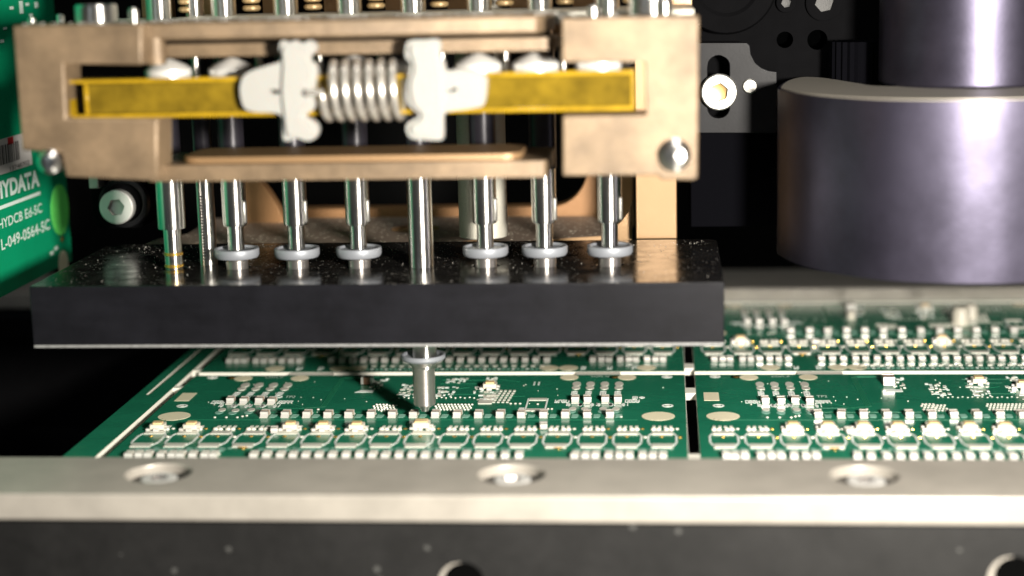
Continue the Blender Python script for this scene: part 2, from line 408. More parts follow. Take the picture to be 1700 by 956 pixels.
# fine logic area: hexagonal via clusters, fine pitch pads
def cluster(p, nx, ny, dx=.065, dy=.085, r=.026):
    for a in range(nx):
        for b in range(ny): dome(pads, p[0]+(a-(nx-1)/2)*dx+(b % 2)*dx/2, p[1]+(b-(ny-1)/2)*dy*1.5, r, .02, 8)
for p in (R2(1010, 430), R2(1100, 440), R3(175, 430), R3(300, 430), R3(400, 430)): cluster(p, 4, 4)
for a in range(17): dome(pads, R2(1205+a*44, 345)[0], R2(1205, 345)[1]+(a % 2)*.05, .022, .016, 8)
def scatter(p, w, h, n, wr=(.03, .07), hr=(.04, .10)):
    for _ in range(n):
        rect(silk if rnd.random() < .55 else pads, p[0]+(rnd.random()-.5)*w, p[1]+(rnd.random()-.5)*h, rnd.uniform(*wr), rnd.uniform(*hr), rnd.uniform(.004, .012))
scatter(R2(1010, 215), .28, .9, 16); scatter(R2(1300, 270), .36, 1.1, 34); scatter(R3(225, 300), .34, .5, 22)
scatter(R3(380, 180), .2, .4, 10); scatter(R3(280, 180), .2, .3, 10); scatter(R3(240, 245), .42, .1, 9); scatter(R3(665, 170), .24, .3, 16)
scatter(R3(545, 260), .16, .6, 14); scatter(R3(620, 330), .3, .9, 26, (.05, .1), (.06, .12))
q = R2(885, 285)
silk.prism([(q[0]-.2, q[1]-.06), (q[0]+.16, q[1]-.06), (q[0]+.16, q[1]+.12), (q[0]-.1, q[1]+.12)], [], .001, .005, 'xy')
for a in range(4):
    for b in range(6):
        p = R3(700+a*42, 330); rect(pads, p[0]+b*.012, p[1]-.42+b*.17, .05, .1, .012)
p = R3(600, 385); rect(pads, p[0], p[1], .26, .26, .014); rect(pads, p[0]+.04, p[1]+.34, .2, .12, .013); rect(pads, p[0]+.07, p[1]+.52, .2, .1, .012)
a0 = R3(1080, 410)
for yy, hh in ((-.37, .16), (.42, .16)): rect(pads, a0[0], a0[1]+yy, .33, hh, .012)
for sx in (-1, 1): line(silk, (a0[0]+sx*.185, a0[1]-.42), (a0[0]+sx*.185, a0[1]+.47), .03, .006)
dome(pads, a0[0]+.02, a0[1]+.06, .025, .02)
for dx in (-.24, -.33, -.42): dome(pads, a0[0]+dx-.08, a0[1]+.1, .028, .02)
rect(silk, a0[0]-.26, a0[1]-.27, .1, .14); dome(pads, a0[0]+.24, a0[1]-.3, .025, .02); dome(pads, a0[0]+.31, a0[1]-.3, .025, .02)
e = R3(1080, 207)
for sx in (-.04, .05): rect(silk, e[0]+sx, e[1], .03, .26)
t0 = R4(825, 340); ringm(silk, t0[0], t0[1], .03, .06); rect(silk, t0[0], t0[1], .02, .16); glyphs(silk, t0[0]-.13, t0[1]-.02, .1, .24, 2, .02)
# raised traces under the mask
for k in range(4):
    a, b, c_ = R2(650+k*14, 160), R2(470+k*14, 425), R2(250, 455+k*4)
    line(trace, (a[0]+.7, a[1]+.06+k*.03), (a[0], a[1]+.03*k), .016); line(trace, (a[0], a[1]+.03*k), b, .016); line(trace, b, (b[0]-.45, b[1]-.12), .016); line(trace, (b[0]-.45, b[1]-.12), (b[0]-1.2, b[1]-.12), .016)
for (x0, y0, x1, y1) in ((-4.9, .0, 3.9, .0), (2.6, 2.9, 2.6, .9), (-.05, 2.75, .65, 2.75), (-.05, 3.05, .9, 3.05), (.15, 1.9, 1.1, 1.9), (1.15, 1.75, 1.7, 1.75), (-2.9, 1.35, -2.2, .62),
                         (-4.1, 2.85, -4.1, 1.1), (-3.2, .55, -1.2, .55), (1.1, 3.1, 1.5, 2.9), (3.0, 3.1, 3.0, .7), (.05, 2.2, .55, 2.45)):
    line(trace, (x0, y0), (x1, y1), .018)
for _ in range(40): dome(pads, rnd.uniform(-4.6, 4.4), rnd.uniform(.5, 3.0), rnd.uniform(.008, .016), .012, 6)
# the rear edge of the board: a connector print that repeats along the cut
for k in range(40):
    x = -1.95+k*.098
    rect(soft if k % 3 else silk, x, -3.12, .06, .09, .005)
    if k % 2: rect(pads, x, -2.86, .09, .12, .012)
for x in (-3.2, -2.75, 2.73, 3.27, 3.78): glyphs(silk, x, -3.05, .11, .3, 1, .03)
layers = [(pads, 'solder_pad', 'tin_pad'), (silk, 'white_print', 'silkscreen'), (soft, 'faint_print', 'silk_soft'), (bare, 'bare_pad', 'bare_pad'),
          (gold, 'gold_via', 'gold'), (black, 'via_ring', 'hole_black'), (trace, 'copper_trace', 'mask_trace')]
lay_me = [(n, b.build(n, mt, org=(BX0, BY0, -TH), mesh_only=True)) for b, n, mt in layers]
# legible print
def text_mesh(s, matname, bold=0.):
    cu = bpy.data.curves.new('t', 'FONT'); cu.body = s; cu.resolution_u = 3; cu.offset = bold
    o = bpy.data.objects.new('t', cu); col.objects.link(o)
    dg = bpy.context.evaluated_depsgraph_get(); me = bpy.data.meshes.new_from_object(o.evaluated_get(dg))
    bpy.data.objects.remove(o); bpy.data.curves.remove(cu)
    me.materials.clear(); me.materials.append(M_[matname]); return me
def fit_text(s, matname, origin, u, v, width, height, bold=0.):
    """text mesh laid from origin along unit u, up along unit v, fitted to width and height"""
    me = text_mesh(s, matname, bold); xs = [w_.co.x for w_ in me.vertices]; ys = [w_.co.y for w_ in me.vertices]
    x0, x1, y0, y1 = min(xs), max(xs), min(ys), max(ys); u, v = Vector(u), Vector(v)
    for w_ in me.vertices: w_.co = Vector(origin)+u*((w_.co.x-x0)/(x1-x0)*width)+v*((w_.co.y-y0)/(y1-y0)*height)
    return me
tx = []
def btext(s, x0, x1, y, h):
    me = fit_text(s, 'silkscreen', (x0-BX0, y-BY0, .007+TH), (1,0,0), (0,1,0), x1-x0, h); me.name = 'lettering'; tx.append(me)
p = R1(1240, 345); btext('TP1', p[0]-.1, p[0]+.1, p[1], .16)
p = R1(1590, 345); btext('TP2', p[0]-.1, p[0]+.1, p[1], .16)
p = R1(1440, 160); btext('COM_P', p[0]-.18, p[0]+.18, p[1], .12)
p = R4(430, 150); btext('COM_N', p[0]-.18, p[0]+.18, p[1], .12)
# chip components: one mesh each kind
def chip_me(name, w, d, h, mats, endw=.26):
    m = MB(); z0 = .012
    m.box(-w/2, w/2, -d/2+d*endw, d/2-d*endw, z0, h*.94, 1)
    m.box(-w/2-.002, w/2+.002, -d/2, -d/2+d*endw, z0, h, 0); m.box(-w/2-.002, w/2+.002, d/2-d*endw, d/2, z0, h, 0)
    # solder fillets
    for s in (-1, 1):
        y = s*d/2
        m.add([(-w/2, y, z0), (w/2, y, z0), (w/2, y, h*.6), (-w/2, y, h*.6), (-w/2, y+s*.05, z0-.004), (w/2, y+s*.05, z0-.004)],
              [(0, 3, 4), (1, 5, 2), (3, 2, 5, 4)] if s > 0 else [(0, 4, 3), (1, 2, 5), (3, 4, 5, 2)], 0)
    return m.build(name, mats, mesh_only=True)
cap_me = chip_me('capacitor', .14, .22, .10, ['cap_end', 'cap_body'])
brown_me = chip_me('capacitor', .22, .34, .17, ['cap_end', 'cap_brown'], .2)
def wide_me():
    m = MB(); m.box(-.07, .07, -.06, .06, .012, .15, 1)
    for s in (-1, 1): m.box(s*.07, s*.12, -.065, .065, .012, .155, 0)
    return m.build('capacitor', ['cap_end', 'cap_brown'], mesh_only=True)
wide = wide_me()
def led_mesh():
    m = MB(); m.prism(rrect(-.13, .13, -.12, .12, .02), [], .03, .12, 'xy', 0); m.prism(rrect(-.085, .085, -.08, .08, .02), [], .1201, .15, 'xy', 1)
    for s in (-1, 1):
        for k in (-.09, .09): m.box(min(s*.13, s*.2), max(s*.13, s*.18), k-.035, k+.035, .008, .05, 2)
    m.box(-.05, .05, -.19, -.13, .008, .06, 2)
    return m.build('chip_package', ['led_cap', 'led_body', 'cap_end'], mesh_only=True)
led_me = led_mesh()
front_me = chip_me('capacitor', .125, .21, .085, ['cap_end', 'led_cap'], .28)
LEDS = {(0, 0): [0, 1, 4, 5, 6], (1, 0): list(range(2, 9)), (0, 1): [], (1, 1): [1, 8]}
for i, j, bo in boards:
    ox, oy = i*PX, j*PY
    for n, me in lay_me:
        inst(me, n, bo, (BX0+ox, BY0+oy, -TH), kind='stuff' if n not in () else None)
    for me in tx: inst(me, 'lettering', bo, (BX0+ox, BY0+oy, -TH))
    def put(me, x, y, rz=0.):
        if x+ox > 14.5: return
        o = inst(me, me.name.split('.')[0], bo, (x+ox, y+oy, 0)); o.rotation_euler.z = rz+rnd.gauss(0, .05); o.location.x += rnd.gauss(0, .006); o.location.y += rnd.gauss(0, .01); return o
    for k, x in enumerate(RING_X):
        if k in LEDS[(i, j)]: put(led_me, x, -.68)
    for k, x in enumerate(ROW_X): put(cap_me, x, .3)
    if j == 0 or True:
        for x in FRONT_X+END_X: put(front_me, x, YF)
        for x in RUN_X: put(front_me, x, YF)
    for q in C_L+C_R: put(cap_me, q[0], q[1])
    q = R2(912, 215); put(wide if (i, j) == (0, 0) else brown_me, q[0], q[1])
    if (i, j) != (0, 1): q = R3(645, 255); put(led_me, q[0], q[1], .0)
    if i == 1: q = R3(560, 215); put(led_me, q[0]-.55, q[1])
    q = R4(*(-30, 600)) if False else R3(1150, 620); put(front_me, q[0]-.0, q[1], .1)
    q = R1(1450, 660); put(front_me, q[0], q[1], .1)
if True:  # tall white connector parts standing on the far board
    for px, py, r_ in ((1413, 522, .1), (1595, 530, .2), (1612, 520, .16)):
        v = on(px, py+8, 0)
        MB().lathe([(r_, 0), (r_, r_*1.5), (r_*.7, r_*2)], (v.x, v.y, 0), 'z', 14).build('connector_post', 'led_cap', boards[3][2], org=(v.x, v.y, 0))
# the part being placed
m = MB(); m.prism(rrect(-.15, .15, -.13, .13, .02), [], .05, .14, 'xy', 0); m.box(-.11, .11, -.10, .10, .14, .165, 1)
for s in (-1, 1):
    for k in (-.09, .09): m.box(min(s*.13, s*.2), max(s*.13, s*.2), k-.04, k+.04, .02, .06, 2)
pc = m.build('chip_component', ['led_cap', 'led_body', 'cap_end'], org=(0, 0, 0)); pc.location = (.02, -.62, .0)
tag(pc, 'cream chip component held under the tip of the lowered nozzle on its solder pads', 'chip')

# ================================================================== CONVEYOR RAILS
rail = thing('conveyor_rail', 'light grey metal front rail with three countersunk screws, above a dark bar', 'rail', (1.5, -4.5, -1.8))
RZ, RT = .30, .43
holes = [circ(x, -4.37, .52, 36) for x in (-3.74, 1.98, 7.50, 13.1)]
m = MB(); m.prism([(-16, -5.52), (20, -5.52), (20, -3.46), (-16, -3.46)], holes, RZ-RT, RZ, 'xy')
m.build('clamp_plate', 'rail_metal', rail, org=(1.5, -4.5, RZ-RT), bevel=.035, seg=3)
MB().box(-16, 20, -5.3, -3.75, -3.2, RZ-RT-.003).build('side_bar', 'rail_dark', rail, org=(1.5, -4.5, -3.2), bevel=.03)
for k, x in enumerate((-3.74, 1.98, 7.50)):
    # screw head sits in the counterbore
    o = socket_screw(x+.02, -4.42, RZ-.06, .29, .095, rail, ('collar_metal', 'black_metal', 'tool_steel'), axis='z', rot=.3*k)
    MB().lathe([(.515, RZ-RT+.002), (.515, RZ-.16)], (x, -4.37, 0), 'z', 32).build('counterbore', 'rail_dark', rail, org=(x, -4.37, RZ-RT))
for k, (px, py) in enumerate(((770, 966), (1685, 957))):
    v = at(px, py, -5.3)
    MB().lathe([(.001, -5.308), (.34, -5.306), (.35, -5.299)], (v.x-.06, 0, v.z-.03), 'y', 32, 0, cap=False).build('hole_rim', 'rail_metal', rail, org=(v.x, -5.3, v.z))
    MB().lathe([(.001, -5.316), (.31, -5.315), (.32, -5.299)], (v.x, 0, v.z), 'y', 32, 0, cap=False).build('bolt_hole', 'hole_black', rail, org=(v.x, -5.3, v.z))
rr = thing('conveyor_rail', 'pale metal rear rail at the far edge of the circuit boards', 'rail', (1.5, 12, -1.5))
MB().box(-16, 24, 11.0, 13.6, -.1, .32).build('clamp_plate', 'rail_metal', rr, org=(1.5, 12, -.1), bevel=.05)
MB().box(-16, 24, 11.3, 13.3, -3, -.105).build('side_bar', 'rail_dark', rr, org=(1.5, 12, -3), bevel=.03)

# ================================================================== BLACK GUIDE BLOCK
BLK = dict(x0=-6.66, x1=5.42, y0=-1.75, y1=2.75, z0=1.78, z1=2.88)
NOZ_X = [-4.55, -3.37, -2.25, -1.11, .03, 1.20, 2.27, 3.44]
blk = thing('guide_block', 'long matt black block with a glossy dusty top that the nozzles pass through', 'block', (-.6, .5, BLK['z0']))
m = MB(); b = BLK
hl = [circ(x, 0, .235, 24) for x in NOZ_X]
m.prism([(b['x0'], b['y0']), (b['x1'], b['y0']), (b['x1'], b['y1']-.12), (b['x1']-.12, b['y1']), (b['x0']+.25, b['y1']), (b['x0'], b['y1']-.25)], hl, b['z0']+.05, b['z1'], 'xy', 0, 1)
m.build('block_body', ['black_top', 'black_side'], blk, org=(-.6, .5, b['z0']), bevel=.02, seg=2)
m = MB(); m.prism([(b['x0']+.012, b['y0']+.012), (b['x1']-.012, b['y0']+.012), (b['x1']-.012, b['y1']-.14), (b['x0']+.012, b['y1']-.14)], [circ(x, 0, .3, 24) for x in NOZ_X], b['z0'], b['z0']+.049, 'xy')
m.build('bottom_edge', 'edge_highlight', blk, org=(-.6, .5, b['z0']))
dm = MB()
cl = [(rnd.uniform(b['x0']+.3, b['x1']-.3), rnd.uniform(.6, 2.5), rnd.uniform(.2, .7)) for _ in range(14)]+[(-5.9, 1.9, .7), (-5.2, 2.2, .6), (5.0, 2.3, .4), (-5.6, .6, .8)]
for q in range(900):
    if q % 4: c0 = rnd.choice(cl); x, y = rnd.gauss(c0[0], c0[2]), rnd.gauss(c0[1], c0[2]*.7)
    else: x, y = rnd.uniform(b['x0'], b['x1']), rnd.uniform(b['y0'], b['y1'])
    if not (b['x0']+.25 < x < b['x1']-.15 and b['y0']+.03 < y < b['y1']-.15) or min(math.hypot(x-nx, y) for nx in NOZ_X) < .26: continue
    s_ = .0035+.011*rnd.random()**4; z = b['z1']+.001; a_ = rnd.random()*6
    tri = [(x+s_*rnd.uniform(.6, 1.3)*math.cos(a_+k*2.1), y+s_*rnd.uniform(.6, 1.3)*math.sin(a_+k*2.1), z) for k in range(3)]
    dm.add(tri+[(x, y, z+s_*1.3)], [(0, 2, 1), (0, 1, 3), (1, 2, 3), (2, 0, 3)])
dm.build('dust_grain', 'dust', blk, org=(-.6, .5, b['z1']), kind='stuff')

# ================================================================== NOZZLES
def nozzle(x, label, lowered=False, plain=False):
    t = thing('nozzle', label, 'nozzle', (x, 0, 0 if lowered else 2.7), 'nozzles in a row through the guide block')
    zt = BLK['z1']
    up = [(.22, 9.4), (.22, 7.9)]
    if plain:
        MB().lathe([(.23, 7.0), (.23, 9.6)], (x, 0, 0), 'z', 32).build('upper_sleeve', 'chrome', t, org=(x, 0, 7.0))
        MB().lathe([(.245, 3.62), (.25, 3.64), (.25, 4.7)], (x, 0, 0), 'z', 32).build('sleeve', 'chrome', t, org=(x, 0, 3.62))
        MB().lathe([(.16, 2.7), (.16, 3.72)], (x, 0, 0), 'z', 28).build('shaft', 'chrome', t, org=(x, 0, 2.7))
        for z in (2.93, 3.15): MB().lathe([(.162, z-.03), (.175, z-.02), (.175, z+.02), (.162, z+.03)], (x, 0, 0), 'z', 28).build('gold_ring', 'gold', t, org=(x, 0, z))
    elif lowered:
        MB().lathe([(.22, 1.0), (.222, 2.8), (.222, 9.6)], (x, 0, 0), 'z', 36).build('shaft', 'chrome', t, org=(x, 0, 1.0))
        MB().lathe([(.30, 1.13), (.38, 1.145), (.41, 1.18), (.41, 1.235), (.40, 1.25), (.37, 1.25), (.35, 1.20), (.235, 1.19)], (0, 0, 0), 'z', 40).build('flange', 'flange_grey', t, org=(0, 0, 1.13))
        MB().lathe([(.195, .30), (.20, .32), (.205, 1.0), (.24, 1.06), (.30, 1.128)], (0, 0, 0), 'z', 40).build('tool_body', 'tool_steel', t, org=(0, 0, .3))
        MB().lathe([(.06, .17), (.07, .19), (.085, .23), (.14, .275), (.19, .299)], (0, 0, 0), 'z', 32).build('tip', 'tool_steel', t, org=(0, 0, .17))
    else:
        zf = 3.20
        MB().lathe([(.205, 3.66), (.215, 3.68), (.22, 3.72), (.22, 9.6)], (x, 0, 0), 'z', 32).build('sleeve', 'chrome', t, org=(x, 0, 3.66))
        MB().lathe([(.15, 3.22), (.15, 3.70)], (x, 0, 0), 'z', 28).build('shaft', 'chrome', t, org=(x, 0, 3.22))
        MB().lathe([(.27, zf-.15), (.385, zf-.125), (.41, zf-.08), (.41, zf+.02), (.40, zf+.04), (.36, zf+.04), (.335, zf+.005), (.16, zf-.01)], (x, 0, 0), 'z', 40).build('flange', 'flange_grey', t, org=(x, 0, zf))
        MB().lathe([(.195, 2.3), (.20, 2.32), (.20, 3.02), (.27, 3.049)], (x, 0, 0), 'z', 32).build('shank', 'tool_steel', t, org=(x, 0, 2.3))
        # side key and spring tab seen beside the sleeve
        MB().box(x+.12, x+.235, -.12, .0, 3.7, 4.12).build('side_key', 'steel', t, org=(x+.12, 0, 3.7), bevel=.03)
    MB().lathe([(.20, 4.62), (.24, 4.64), (.24, 7.0)], (x, 0, 0), 'z', 28).build('shade_sleeve', 'shade_sleeve', t, org=(x, 0, 4.62))  # added dark length, paints the shade on the shaft inside the frame window
    # collar and cap inside the frame, brass spring guide above
    YC = -2.5; pxs = 697+(x-.03)*89.5
    cx_ = at(pxs-8, 112, YC).x; z_ = at(600, 130, YC).z
    MB().lathe([(.36, z_+.02), (.38, z_+.05), (.38, z_+.20), (.30, z_+.27), (.10, z_+.36), (.05, z_+.38)], (cx_, YC, 0), 'z', 32).build('collar', 'collar_metal', t, org=(cx_, YC, z_))
    px_ = at(pxs+38, 112, -2.1).x
    MB().lathe([(.06, z_-.1), (.06, z_+.36), (.03, z_+.40)], (px_, -2.1, 0), 'z', 14).build('guide_pin', 'chrome', t, org=(px_, -2.1, z_))
    m = MB(); 
    for k in range(14): m.lathe([(.13, 7.5+k*.14), (.165, 7.53+k*.14), (.165, 7.57+k*.14), (.13, 7.6+k*.14)], (x+.42, .35, 0), 'z', 18)
    m.build('brass_spring', 'brass', t, org=(x+.42, .35, 7.5))
    return t
ords = ['leftmost nozzle, narrow and plain with two gold rings and no flange', 'second nozzle from the left, first with a flange, beside the clear tube',
        'third nozzle from the left, under the left white clip', 'fourth nozzle from the left, under the coil spring, just left of the lowered one',
        'lowered nozzle reaching down through the black block to touch the circuit board', 'raised nozzle just right of the lowered one, in front of the frosted post',
        'second nozzle from the right, second right of the lowered one', 'rightmost nozzle, beside the tan upright']
for k, x in enumerate(NOZ_X): nozzle(x, ords[k], k == 4, k == 0)
# clear/steel tube behind
v = at(345, 400, .35)
tb = thing('air_tube', 'thin shiny tube standing between the first and second nozzles', 'tube', (v.x, v.y, 2.9))
MB().lathe([(.16, 2.885), (.16, 9)], (v.x, .35, 0), 'z', 28).build('tube_wall', 'chrome', tb, org=(v.x, .35, 2.9))
MB().lathe([(.165, 4.6), (.175, 4.62), (.175, 7)], (v.x, .35, 0), 'z', 28).build('shade_sleeve', 'shade_sleeve', tb, org=(v.x, .35, 4.6))  # same added dark length, paints the tube's shade in the window
m = MB()
for k in range(22):
    z = 3.0+k*.055
    m.box(v.x-.05-rnd.random()*.02, v.x-.015+rnd.random()*.02, .35-.171, .35-.163, z, z+.02+.015*rnd.random())
m.build('dark_mark', 'ink', tb, org=(v.x, .35, 3))
v = at(803, 392, 1.6)
fp = MB().lathe([(.44, v.z), (.46, v.z+.02), (.46, 8.5)], (v.x, 1.6, 0), 'z', 40).build('frosted_post', 'steel_frost', org=(v.x, 1.6, v.z))
tag(fp, 'wide frosted metal post standing behind the nozzle right of the lowered one', 'post')

# ================================================================== TAN HEAD FRAME
FY = -3.6
def fx(px, py=170, y=FY): return at(px, py, y).x
def fz(py, px=600, y=FY): return at(px, py, y).z
def pts(lst, y=FY): return [(lambda v: (v.x, v.z))(at(a, c_, y)) for a, c_ in lst]
frame = thing('head_frame', 'tan metal frame of the placement head with two C-shaped jaws and long bars between them', 'frame', (-.5, -2, 4.9))
jl = pts([(20, 42), (236, 40), (236, 108), (106, 106), (110, 197), (262, 197), (262, 300), (108, 293), (102, 254), (36, 250)])
m = MB(); m.prism(jl, [], FY, -2.75, 'xz'); m.build('left_jaw', 'tan_metal', frame, org=(-5, -2, 5), bevel=.04, seg=2)
jr = pts([(932, 30), (1160, 26), (1158, 296), (1150, 299), (1098, 298), (1092, 291), (934, 292), (934, 192), (1072, 190), (1070, 103), (932, 103)])
m = MB(); m.prism(jr, [], FY, -2.75, 'xz'); m.build('right_jaw', 'tan_metal', frame, org=(4, -2, 5), bevel=.04, seg=2)
YB = -3.2
def bar(name, px0, px1, pya, pyb, y0, y1, mt='tan_metal', bev=.04):
    xa, xb = at(px0, pya, y0).x, at(px1, pya, y0).x; za, zb = at((px0+px1)/2, pya, y0).z, at((px0+px1)/2, pyb, y0).z
    MB().box(xa, xb, y0, y1, zb, za).build(name, mt, frame, org=(xa, y0, zb), bevel=bev)
    return xa, xb, zb, za
xl, xr = at(250, 50, YB).x, at(925, 50, YB).x
# top bar, with a pocketed right end
zt1, zt0 = at(580, 31, YB).z, at(580, 62, YB).z
MB().prism([(xl-.3, YB), (xr-.42, YB), (xr-.30, YB+.05), (xr-.12, YB+.45), (xr-.1, -1.95), (xl-.3, -1.95)], [], zt0, zt1, 'xy').build('top_bar', 'tan_metal', frame, org=(0, YB, zt0), bevel=.05, seg=2)
ya = YB+.14
z1_, z0_ = at(580, 68, ya).z, at(580, 90, ya).z
MB().prism(rrect(xl+.05, xr-.05, ya, -1.8, .2), [], z0_, z1_, 'xy').build('upper_lip', 'tan_metal', frame, org=(0, ya, z0_), bevel=.04)
MB().box(xl-.3, xr-.2, YB+.75, -2.0, z1_-.02, zt0+.02).build('groove_shade', 'black_matte', frame, org=(0, YB, z1_))  # coloured black to paint the shade deep in the groove
# round inner corner at the left
MB().lathe([(.17, z0_-.1), (.17, zt0+.05)], (xl+.02, YB+.12, 0), 'z', 20).build('corner_fillet', 'tan_metal', frame, org=(xl, YB, z0_))
# top plate carrying the shafts
zp = fz(33, 600)
MB().prism([(jl[0][0]+.02, FY+.05), (jr[1][0]-.02, FY+.05), (jr[1][0]-.02, 1.0), (jl[0][0]+.02, 1.0)],
           [[(xl, FY-.2+.25), (xr, FY+.05), (xr, YB+.02), (xl, YB+.02)]] if False else [], zt0+.12, zt1-.012, 'xy').build('top_plate', 'tan_shade', frame, org=(0, 0, zt1)) if False else None
MB().box(xl-.2, jr[1][0]-.05, -1.9, 1.1, zt0+.1, zt1-.01).build('top_plate', 'steel_frost', frame, org=(0, 0, zt0))
MB().box(jl[0][0]+.05, xl-.202, -2.748, 1.1, zt0+.1, zt1-.05).build('top_plate', 'steel_frost', frame, org=(-5, 0, zt0))
# bottom bar
bz1, bz0 = at(580, 271, YB).z, at(580, 298, YB).z
MB().prism(rrect(at(262, 280, YB).x-.2, at(908, 285, YB).x, YB, -1.2, .12), [], bz0, bz1, 'xy').build('bottom_bar', 'tan_metal', frame, org=(0, YB, bz0), bevel=.05, seg=3)
MB().prism(rrect(at(300, 262, -2.9).x, at(865, 262, -2.9).x, -2.95, -1.5, .3), [], bz1-.05, bz1+.10, 'xy').build('bottom_rib', 'tan_brushed', frame, org=(0, YB, bz1), bevel=.05, seg=3)
# screws and pins on the frame
ztl = jl[0][1]
def top_screw(px, z, y, r, h, nm='cap_screw'):
    x = at(px, 25, y).x
    socket_screw(x, y, z+h, r, h, frame, ('chrome', 'black_metal', 'tool_steel'), axis='z', name=nm)
top_screw(160, jl[0][1], -2.6, .34, .28); top_screw(1080, jr[1][1]-.02, -2.4, .36, .3)
for px, y, r, h, z in ((222, -3.1, .08, .22, jl[0][1]), (985, -3.2, .1, .2, jr[1][1]-.02), (1012, -2.4, .1, .42, jr[1][1]-.02), (1104, -2.9, .09, .26, jr[1][1]-.02), (52, -2.4, .07, .08, jl[0][1]), (100, -1.4, .07, .1, jl[0][1])):
    x = at(px, 28, y).x; MB().lathe([(r, z-.05), (r, z+h*.8), (r*.6, z+h)], (x, y, 0), 'z', 16).build('dowel_pin', 'chrome', frame, org=(x, y, z))
for px, py, rr_ in ((83, 268, .2), (1120, 257, .26)):
    v = at(px, py, FY+.0)
    MB().lathe([(0, -FY*0+FY-.16), (rr_*.6, FY-.14), (rr_, FY-.05), (rr_, FY+.6)], (v.x, 0, v.z), 'y', 28).build('end_screw', 'chrome', frame, org=(v.x, FY, v.z))
# dirt and bright dust along the frame's top
dm2 = MB()
for _ in range(420):
    x = rnd.uniform(jl[0][0]+.05, jr[1][0]-.05); y = rnd.uniform(FY+.05, -1.0); s_ = rnd.uniform(.008, .028)
    z = jl[0][1]+(jr[1][1]-jl[0][1])*(x-jl[0][0])/(jr[1][0]-jl[0][0]) - .0
    if xl-.3 < x < xr: z = zt1; y = rnd.uniform(YB+.05, -1.95)
    elif y > -2.76: continue
    z += .001
    dm2.add([(x-s_, y-s_, z), (x+s_, y-s_*.5, z), (x, y+s_, z), (x, y, z+s_*1.1)], [(0, 2, 1), (0, 1, 3), (1, 2, 3), (2, 0, 3)])
dm2.build('dust_grain', 'dust', frame, org=(0, -3, zt1), kind='stuff')
# rear tan back plate above, seen between the upper shafts
xa = at(95, 10, 1.15).x; xb = at(1150, 10, 1.15).x
up = thing('upper_block', 'tan upper block behind the shafts above the frame', 'block', ((xa+xb)/2, 1.3, 7.4))
for q in range(9):
    x0 = -5.2+q*1.14
    if q == 8: x0 = 3.95
    MB().box(x0, x0+(.42 if q < 8 else .98), 1.12, 1.9, 7.15, 10).build('rib', 'tan_brushed', up, org=(x0, 1.12, 7.4))
MB().box(-5.4, 4.9, 1.92, 2.3, 7.1, 10).build('back_wall', 'black_metal', up, org=(0, 1.92, 7.1))
MB().box(xa, xb, 1.13, 1.9, 6.9, 7.14).build('base_strip', 'tan_shade', up, org=(0, 1.13, 6.9))

# ================================================================== YELLOW BAND, CLIPS, SPRING
YY = -3.32
bx0, bx1 = at(116, 160, YY).x, at(1066, 160, YY).x
bzt, bzb = at(590, 124, YY).z, at(590, 190, YY).z
band = thing('yellow_band', 'translucent yellow band stretched between the two jaws of the tan frame', 'band', ((bx0+bx1)/2, YY, bzb))
for nm, x0, x1, xs in (('left_half', bx0, at(545, 160, YY).x, 1), ('right_half', at(655, 160, YY).x, bx1-.12, -1)):
    # channel: front face with flanges running back
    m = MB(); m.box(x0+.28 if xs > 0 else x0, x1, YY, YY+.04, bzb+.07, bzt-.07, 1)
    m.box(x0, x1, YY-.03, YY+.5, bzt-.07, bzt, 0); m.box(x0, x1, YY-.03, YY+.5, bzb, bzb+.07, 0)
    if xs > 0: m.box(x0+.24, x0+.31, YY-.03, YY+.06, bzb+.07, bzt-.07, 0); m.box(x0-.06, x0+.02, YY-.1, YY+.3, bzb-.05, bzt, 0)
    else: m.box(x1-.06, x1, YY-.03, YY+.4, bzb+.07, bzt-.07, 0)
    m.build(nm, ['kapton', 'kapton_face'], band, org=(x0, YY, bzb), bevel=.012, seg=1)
CYF = -3.54
lc = [(398, 150), (402, 130), (412, 120), (430, 113), (450, 107), (463, 103), (468, 94), (464, 84), (464, 73), (470, 67), (480, 71), (490, 67), (502, 72), (514, 67), (523, 73), (524, 84), (516, 92), (515, 100), (524, 108), (526, 122),
      (522, 140), (521, 158), (524, 172), (519, 183), (509, 188), (508, 194), (516, 198), (526, 207), (528, 220), (521, 231), (508, 234), (492, 229), (480, 234), (470, 231), (470, 210), (467, 192), (452, 187), (425, 186), (405, 179)]
rc = [(674, 74), (682, 67), (705, 66), (726, 65), (731, 74), (730, 92), (737, 104), (741, 117), (765, 115), (795, 119), (806, 128), (807, 150), (804, 170), (798, 177), (770, 182), (742, 186), (736, 195), (736, 226), (730, 233), (705, 232), (684, 230),
      (675, 220), (675, 207), (684, 200), (694, 195), (694, 188), (684, 180), (676, 168), (675, 140), (680, 118), (681, 104), (673, 94)]
